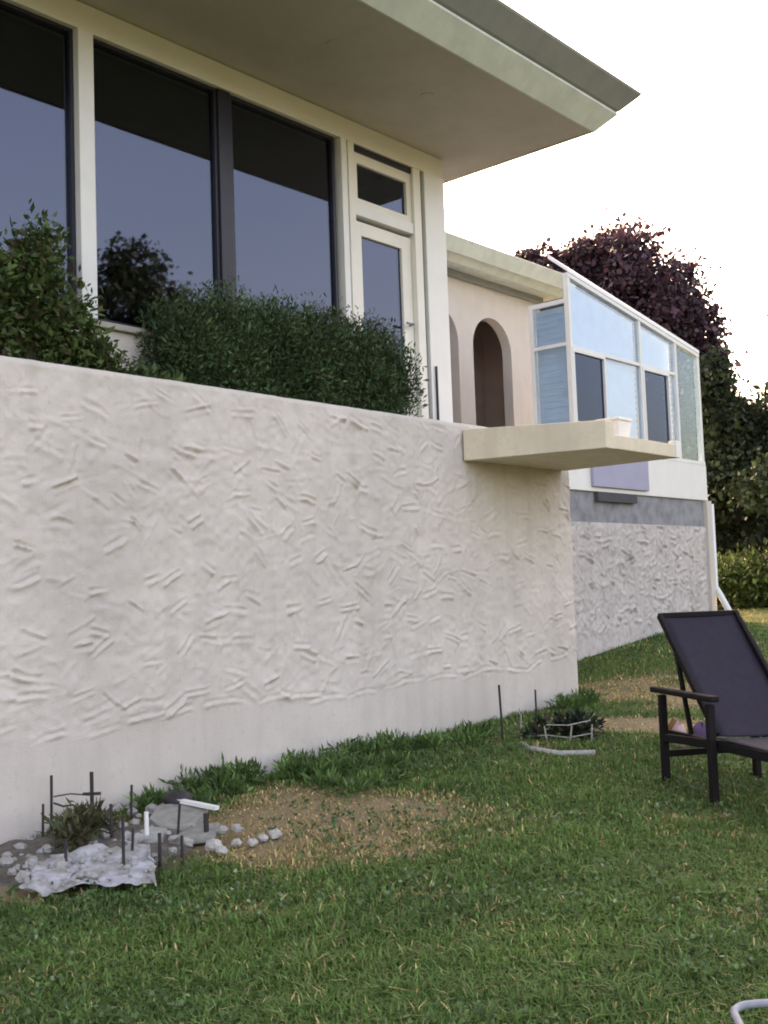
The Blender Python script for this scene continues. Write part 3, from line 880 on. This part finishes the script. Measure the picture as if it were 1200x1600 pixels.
# ------------------------------------------------------------------ rubble bed with stakes at the left
def blob(x, y, z, rx, ry, rz, seed, n=10):
    r = np.random.default_rng(seed); c = MB(); V = []; Fz = []
    rings = 6
    for i in range(rings + 1):
        t = pi * i / rings
        for k in range(n):
            a = 2 * pi * k / n
            s = 1 + r.normal(0, .10)
            V.append((x + rx * sin(t) * cos(a) * s, y + ry * sin(t) * sin(a) * s, z + rz * cos(t) * s))
    for i in range(rings):
        for k in range(n):
            Fz.append((i * n + k, (i + 1) * n + k, (i + 1) * n + (k + 1) % n, i * n + (k + 1) % n))
    return c.add(V, Fz)

# soil mound
mx, my = np.meshgrid(np.linspace(-5.62, -4.2, 50), np.linspace(2.2, 4.15, 60), indexing='ij')
qq = ((mx + 5.1) * .8 + (my - 3.2) * -.6) ** 2 / .42 ** 2 + ((mx + 5.1) * .6 + (my - 3.2) * .8) ** 2 / .75 ** 2
mz = ground(mx, my) - .03 + .09 * np.clip(1.25 - qq, 0, 1) + .05 * (vnoise(mx * 9, my * 9, 33) - .5) * np.clip(1.4 - qq, 0, 1)
ii = np.arange(mx.size).reshape(mx.shape)
sm = npmesh('soil_bed', np.stack([mx, my, mz], -1).reshape(-1, 3), np.stack([ii[:-1, :-1], ii[1:, :-1], ii[1:, 1:], ii[:-1, 1:]], -1).reshape(-1, 4), M['bedsoil'], smooth=True)
tag(sm, 'grey rubbly soil bed at the wall foot on the left', 'soil', kind='structure')

# crumpled white sheet
su, sv = np.meshgrid(np.linspace(0, 1, 60), np.linspace(0, 1, 34), indexing='ij')
A = np.array([-5.12, 2.98]); B_ = np.array([-4.56, 2.66]); C_ = np.array([-4.20, 3.12]); D_ = np.array([-4.62, 3.42])
px_ = ((1 - su) * (1 - sv))[..., None] * A + ((1 - su) * sv)[..., None] * B_ + (su * sv)[..., None] * C_ + (su * (1 - sv))[..., None] * D_
px_ += .13 * np.stack([vnoise(su * 7, sv * 5, 41) - .5, vnoise(su * 7, sv * 5, 42) - .5], -1)
pz = ground(px_[..., 0], px_[..., 1]) + .022 + .06 * np.abs(vnoise(su * 6 + sv * 3, sv * 4, 43) - .5) + .018 * vnoise(su * 25, sv * 16, 44) + .05 * (1 - sv) * vnoise(su * 4, sv * 3, 45)
ii = np.arange(su.size).reshape(su.shape)
sh = npmesh('plastic_sheet', np.concatenate([px_, pz[..., None]], -1).reshape(-1, 3), np.stack([ii[:-1, :-1], ii[1:, :-1], ii[1:, 1:], ii[:-1, 1:]], -1).reshape(-1, 4), M['plastic'], smooth=True, origin=(-4.65, 3.05, .05))
tag(sh, 'crumpled white plastic sheet lying along the lawn edge of the rubble bed', 'plastic sheet')

def stake(x, y, h, r, lab, m='rust', cross=None, tilt=(0, 0), group='thin stakes in the rubble bed', name='garden_stake'):
    z = gz(x, y)
    t = thing(name, lab, 'stake', (x, y, z), group)
    c = MB(); c.tube([(x, y, z - .08), (x + tilt[0] * h, y + tilt[1] * h, z + h)], r, 8)
    part('rod', c, M[m], t)
    if cross:
        hz, wd = cross
        c = MB(); c.tube([(x - RT[0] * wd, y - RT[1] * wd, z + hz), (x + RT[0] * wd, y + RT[1] * wd, z + hz)], r * .8, 8)
        part('crossbar', c, M[m], t)
    return t
stake(-5.47, 3.36, .34, .008, 'dark iron stake closest to the stucco wall at the far left', tilt=(.02, 0))
stake(-5.33, 3.53, .33, .011, 'thick dark stake with a short crossbar near its top', cross=(.21, .05))
stake(-4.84, 3.05, .16, .008, 'short dark stake standing behind the white plastic sheet')
stake(-4.47, 3.13, .30, .008, 'tall dark stake poking through the white plastic sheet', tilt=(-.03, .02))
stake(-4.83, 3.53, .17, .012, 'short white plastic stake in the middle of the rubble bed', m='pvc')
stake(-4.44, 3.32, .17, .009, 'short dark stake at the front of the tilted grey slab')
stake(-4.33, 3.37, .16, .008, 'thin dark stake right of the sheet near the lawn')
stake(-4.56, 3.71, .15, .014, 'stubby dark peg at the right end of the rubble bed')
stake(-5.10, 3.62, .26, .007, 'slim dark stake between the dried plant and the grey slab', tilt=(.04, .02))
stake(-4.98, 3.42, .22, .008, 'dark stake behind the short white one in the rubble bed', tilt=(-.05, 0))
stake(-4.62, 3.28, .18, .007, 'dark stake at the back edge of the white sheet', tilt=(.05, .04))
stake(-4.70, 3.62, .20, .007, 'slim leaning stake in front of the grey slab', tilt=(.12, .05))
stake(-5.30, 3.20, .24, .007, 'dark stake behind the dried plant nearest the picture edge', tilt=(-.03, .05))
t = thing('wire_loop', 'sagging dark wire tied between the two tallest stakes by the wall', 'wire', (-5.4, 3.45, .09))
c = MB(); c.tube([(-5.46, 3.37, .27), (-5.44, 3.42, .245), (-5.41, 3.46, .25), (-5.36, 3.49, .205), (-5.33, 3.52, .19)], .006, 6)
c.tube([(-5.46, 3.37, .305), (-5.40, 3.44, .315), (-5.34, 3.52, .30)], .004, 6)
part('wire', c, M['rust'], t)
def broken(pts, zb, th, lab, m='greystone'):
    c = MB(); n = len(pts)
    c.add([(x, y, zb + dz) for x, y, dz in pts] + [(x + RNG.normal(0, .008), y + RNG.normal(0, .008), zb + dz + th) for x, y, dz in pts],
          [tuple(range(n))[::-1], tuple(range(n, 2 * n))] + [(k, (k + 1) % n, n + (k + 1) % n, n + k) for k in range(n)])
    o = part('broken_slab', c, M[m], bevel=.008, origin=(pts[0][0], pts[0][1], zb))
    tag(o, lab, 'paving slab', 'broken slabs in the rubble bed')
broken([(-5.10, 3.80, .06), (-4.98, 3.66, .03), (-4.84, 3.63, .0), (-4.72, 3.74, .0), (-4.80, 3.92, .05), (-4.95, 3.96, .07)], .115, .05, 'larger broken grey slab tilted towards the lawn below the white strip')
broken([(-4.70, 3.56, .0), (-4.60, 3.60, .01), (-4.50, 3.72, .02), (-4.58, 3.82, .05), (-4.70, 3.76, .04)], .09, .045, 'smaller broken slab beside the stubby dark peg')
broken([(-4.92, 3.50, .02), (-4.80, 3.46, .0), (-4.72, 3.55, .0), (-4.80, 3.64, .03), (-4.90, 3.60, .04)], .09, .04, 'pale broken piece next to the short white stake', 'stone')
GS = MB(); GS.bar((-5.05, 3.88, .245), (-4.72, 3.92, .225), .035, .02)
o = part('white_edging', GS, M['pvc'], origin=(-4.9, 3.9, .22))
tag(o, 'narrow white strip lying along the back of the larger grey slab', 'edging strip')
o = part('dark_stone', blob(-5.06, 3.92, .24, .09, .08, .05, 71), M['rust'], smooth=True, origin=(-5.06, 3.92, .2))
tag(o, 'dark reddish lump of stone behind the white strip', 'stone')
for i, (x, y, s, lab) in enumerate((
        (-4.42, 3.64, .042, 'larger white stone beside the stubby dark peg'),
        (-4.33, 3.62, .030, 'white stone at the lawn edge just in front of the larger one'),
        (-4.37, 3.75, .026, 'small white pebble third from the left in the line on the lawn'),
        (-4.30, 3.80, .026, 'small white pebble in the middle of the line on the dry patch'),
        (-4.31, 3.88, .026, 'small white pebble next to last in the line on the dry patch'),
        (-4.29, 3.95, .034, 'white stone ending the line at the dry patch'))):
    o = part('white_stone', blob(x, y, gz(x, y) + s * .6, s * 1.2, s, s * .8, 80 + i), M['pebble'], origin=(x, y, gz(x, y)))
    tag(o, lab, 'stone', 'white stones beside the rubble bed')
for i in range(26):
    a = RNG.random(); x = -5.45 + .95 * RNG.random(); y = 2.75 + 1.15 * RNG.random(); s = .018 + .03 * RNG.random()
rub = MB()
for i in range(90):
    x = -5.45 + 1.0 * RNG.random(); y = 2.75 + 1.2 * RNG.random(); s = .012 + .028 * RNG.random() ** 2
    q = blob(x, y, gz(x, y) + .05 + s * .2, s * 1.2, s, s * .8, 200 + i, 6)
    rub.add(q.v, q.f)
for i in range(70):
    u, v = RNG.random(), RNG.random()
    x, y = (1 - u) * (1 - v) * A + (1 - u) * v * B_ + u * v * C_ + u * (1 - v) * D_
    s_ = .008 + .016 * RNG.random() ** 2
    q = blob(x, y, gz(x, y) + .06, s_ * 1.3, s_, s_ * .7, 400 + i, 6); rub.add(q.v, q.f)
o = part('rubble', rub, M['stone']); tag(o, 'loose grey rubble scattered over the soil bed', 'rubble', kind='stuff')
shrub('dried_plant', 'brownish half dried plant in the rubble bed between the stakes', 'plant', (-5.15, 3.35, .12),
      [((-5.15, 3.35, .19), (.13, .18, .09)), ((-5.0, 3.2, .17), (.09, .10, .06))], 900, .06, .2, (.085, .075, .04), .4, M['leaf'], seed=91, alts=[((.05, .07, .03), .3)])

# ------------------------------------------------------------------ little wire bed at the wall corner
stake(-4.88, 6.86, .42, .009, 'tall thin dark stake left in the bed at the wall corner', group='stakes at the wall corner', tilt=(-.03, -.02))
stake(-5.01, 7.52, .30, .008, 'shorter dark stake right in the bed at the wall corner', group='stakes at the wall corner')
wf = thing('wire_fence', 'low pale wire border fence round dark plants at the wall corner', 'border fence', (-4.5, 7.05, .19))
pts = [(-4.80, 6.98), (-4.57, 7.00), (-4.42, 7.05), (-4.33, 7.22)]
for (x, y) in pts:
    c = MB(); c.tube([(x, y, gz(x, y) - .05), (x + RNG.normal(0, .02), y + RNG.normal(0, .02), gz(x, y) + RNG.uniform(.12, .21))], .006, 6)
    part('picket', c, M['wornwhite'], wf)
for hz in (.07, .15):
    c = MB(); c.tube([(x, y, gz(x, y) + hz + RNG.normal(0, .018)) for (x, y) in pts[(hz > .1):]], .0045, 6)
    part('wire', c, M['wornwhite'], wf)
c = MB(); c.tube([(-4.66, 6.78, .205), (-4.50, 6.64, .20), (-4.22, 6.60, .19), (-4.04, 6.78, .185)], .022, 8)
o = part('edging_strip', c, M['wornwhite'], smooth=True, origin=(-4.4, 6.7, .19)); tag(o, 'curved white plastic edging strip in front of the wire border fence', 'edging strip')
shrub('dark_plant', 'dark leafy plant inside the wire border fence', 'plant', (-4.55, 7.25, .2),
      [((-4.62, 7.28, .27), (.2, .2, .09)), ((-4.45, 7.3, .28), (.13, .13, .10)), ((-4.72, 7.05, .24), (.12, .12, .05))], 800, .055, .4, (.022, .034, .018), .4, M['leaf'], seed=93, alts=[((.06, .035, .03), .15)])

# ------------------------------------------------------------------ lounge chair (local axes: x to the chair's left, y forward)
LA = math.atan2(-.612, .788) - pi / 2
LC = thing('lounge_chair', 'dark reclining garden lounge chair with armrests on the lawn at right', 'lounge chair', (-2.77, 5.93, gz(-2.77, 5.93)), rot=LA)
def lp(name, mb, m, parent=LC, **k): return part(name, mb, M[m], parent, local=True, **k)
SW = .52; XL, XR = 0.0, -.62
def leg(x, y, h, top): 
    c = MB(); c.bar((x, y, -.12), (x, y, h), .045, .045, (1, 0, 0)); return lp('leg', c, 'loungef', bevel=.006)
for x in (XL, XR):
    leg(x, 0, .565, 0); leg(x, -.62, .565, 0)
    leg(x, .95, .335, 0)
    c = MB(); c.bar((x, -.74, .59), (x, .07, .60), .06, .035, (1, 0, 0)); lp('armrest', c, 'loungef', bevel=.01)
    c = MB(); c.bar((x, -.60, .30), (x, -.02, .34), .03, .05, (1, 0, 0)); lp('side_rail', c, 'loungef', bevel=.006)
    sx = x - .048 if x == XL else x + .048
    c = MB(); c.bar((sx, -.66, .315), (sx, 1.05, .355), .035, .055, (1, 0, 0)); lp('seat_rail', c, 'loungef', bevel=.006)
    c = MB(); c.bar((sx, -.02, .385), (sx, -.70, 1.06), .03, .04, (1, 0, 0)); lp('back_rail', c, 'loungef', bevel=.006)
c = MB(); c.bar((XL, -.62, .20), (XR, -.62, .20), .03, .04); lp('stretcher', c, 'loungef')
c = MB(); c.bar((XL - .06, -.70, 1.055), (XR + .06, -.70, 1.055), .035, .035); lp('top_rail', c, 'loungef', bevel=.006)
def sling(path, x0, x1, sag, name, m):
    n = len(path); k = 9; V = []; Fz = []
    for th in (0, 1):
        for (y, z) in path:
            for j in range(k):
                u = j / (k - 1)
                V.append((x0 + (x1 - x0) * u, y, z - sag * (1 - (2 * u - 1) ** 2) - th * .008))
    g = lambda a, i, j: a * n * k + i * k + j
    for i in range(n - 1):
        for j in range(k - 1):
            Fz.append((g(0, i, j), g(0, i + 1, j), g(0, i + 1, j + 1), g(0, i, j + 1)))
            Fz.append((g(1, i, j), g(1, i, j + 1), g(1, i + 1, j + 1), g(1, i + 1, j)))
    for i in range(n - 1):
        Fz.append((g(0, i, 0), g(1, i, 0), g(1, i + 1, 0), g(0, i + 1, 0))); Fz.append((g(0, i, k - 1), g(0, i + 1, k - 1), g(1, i + 1, k - 1), g(1, i, k - 1)))
    c = MB(); c.add(V, Fz); return lp(name, c, m, smooth=True)
bp_ = [(-.70 + .68 * i / 12, 1.06 - .675 * i / 12 - .02 * sin(pi * i / 12)) for i in range(13)]
sling(bp_, -.055, -.565, .012, 'backrest', 'mesh')
sling([(0 + 1.04 * i / 12, .375 + .005 * i / 12) for i in range(13)], -.035, -.585, .015, 'seat', 'seatfab')
for px0 in (-.06, -.56):
    c = MB(); c.bar((px0, -.36, .32), (px0, -.52, .86), .02, .03, (1, 0, 0)); lp('back_prop', c, 'loungef')

# crumpled towel bundle behind the chair
TB = thing('cloth_bundle', 'small purple and pink cloth bundle on the lawn behind the lounge chair', 'cloth', (-3.62, 7.45, gz(-3.62, 7.45)))
z = gz(-3.62, 7.45)
part('purple_cloth', blob(-3.57, 7.50, z + .09, .09, .08, .10, 301, 14), M['purple'], TB, smooth=True)
part('pink_cloth', blob(-3.70, 7.40, z + .09, .055, .06, .10, 302, 14), M['pink'], TB, smooth=True)
part('brown_strap', MB().tube([(-3.79, 7.34, z + .0), (-3.76, 7.36, z + .15), (-3.72, 7.38, z + .22)], .02, 8), M['orange'], TB, smooth=True)

# ------------------------------------------------------------------ glass-topped table, mostly out of frame
TT = thing('stool_frame', 'low pale metal tube frame with a rounded corner standing on the near grass', 'stool frame', (-.70, 2.05, .01))
ax = np.array([.55, .83]); ax /= np.linalg.norm(ax); ay = np.array([-ax[1], ax[0]])
P0 = np.array([-1.108, 2.395]); TH = .43
ax = RT[:2] * .98 + FW[:2] * .06; ax /= np.linalg.norm(ax); ay = -FW[:2] * .99 - RT[:2] * .13; ay /= np.linalg.norm(ay)
rc = .05; Lx, Ly = .9, .6
loop = []
for (cx_, cy_, a0) in ((rc, rc, 180), (Lx - rc, rc, 270), (Lx - rc, Ly - rc, 0), (rc, Ly - rc, 90)):
    for k in range(7):
        a = radians(a0 + 15 * k)
        loop.append(P0 + ax * (cx_ + rc * cos(a)) + ay * (cy_ + rc * sin(a)))
c = MB(); c.tube([(*p, TH) for p in loop + loop[:1]], .009, 10, cap=False)
part('rim', c, M['tube'], TT, smooth=True)
for (a, bq) in ((.12, .12), (Lx - .12, .12), (Lx - .12, Ly - .12), (.12, Ly - .12)):
    p = P0 + ax * a + ay * bq
    c = MB(); c.tube([(*p, TH - .012), (*p, gz(*p) - .02)], .012, 8)
    part('leg', c, M['tube'], TT, smooth=True)
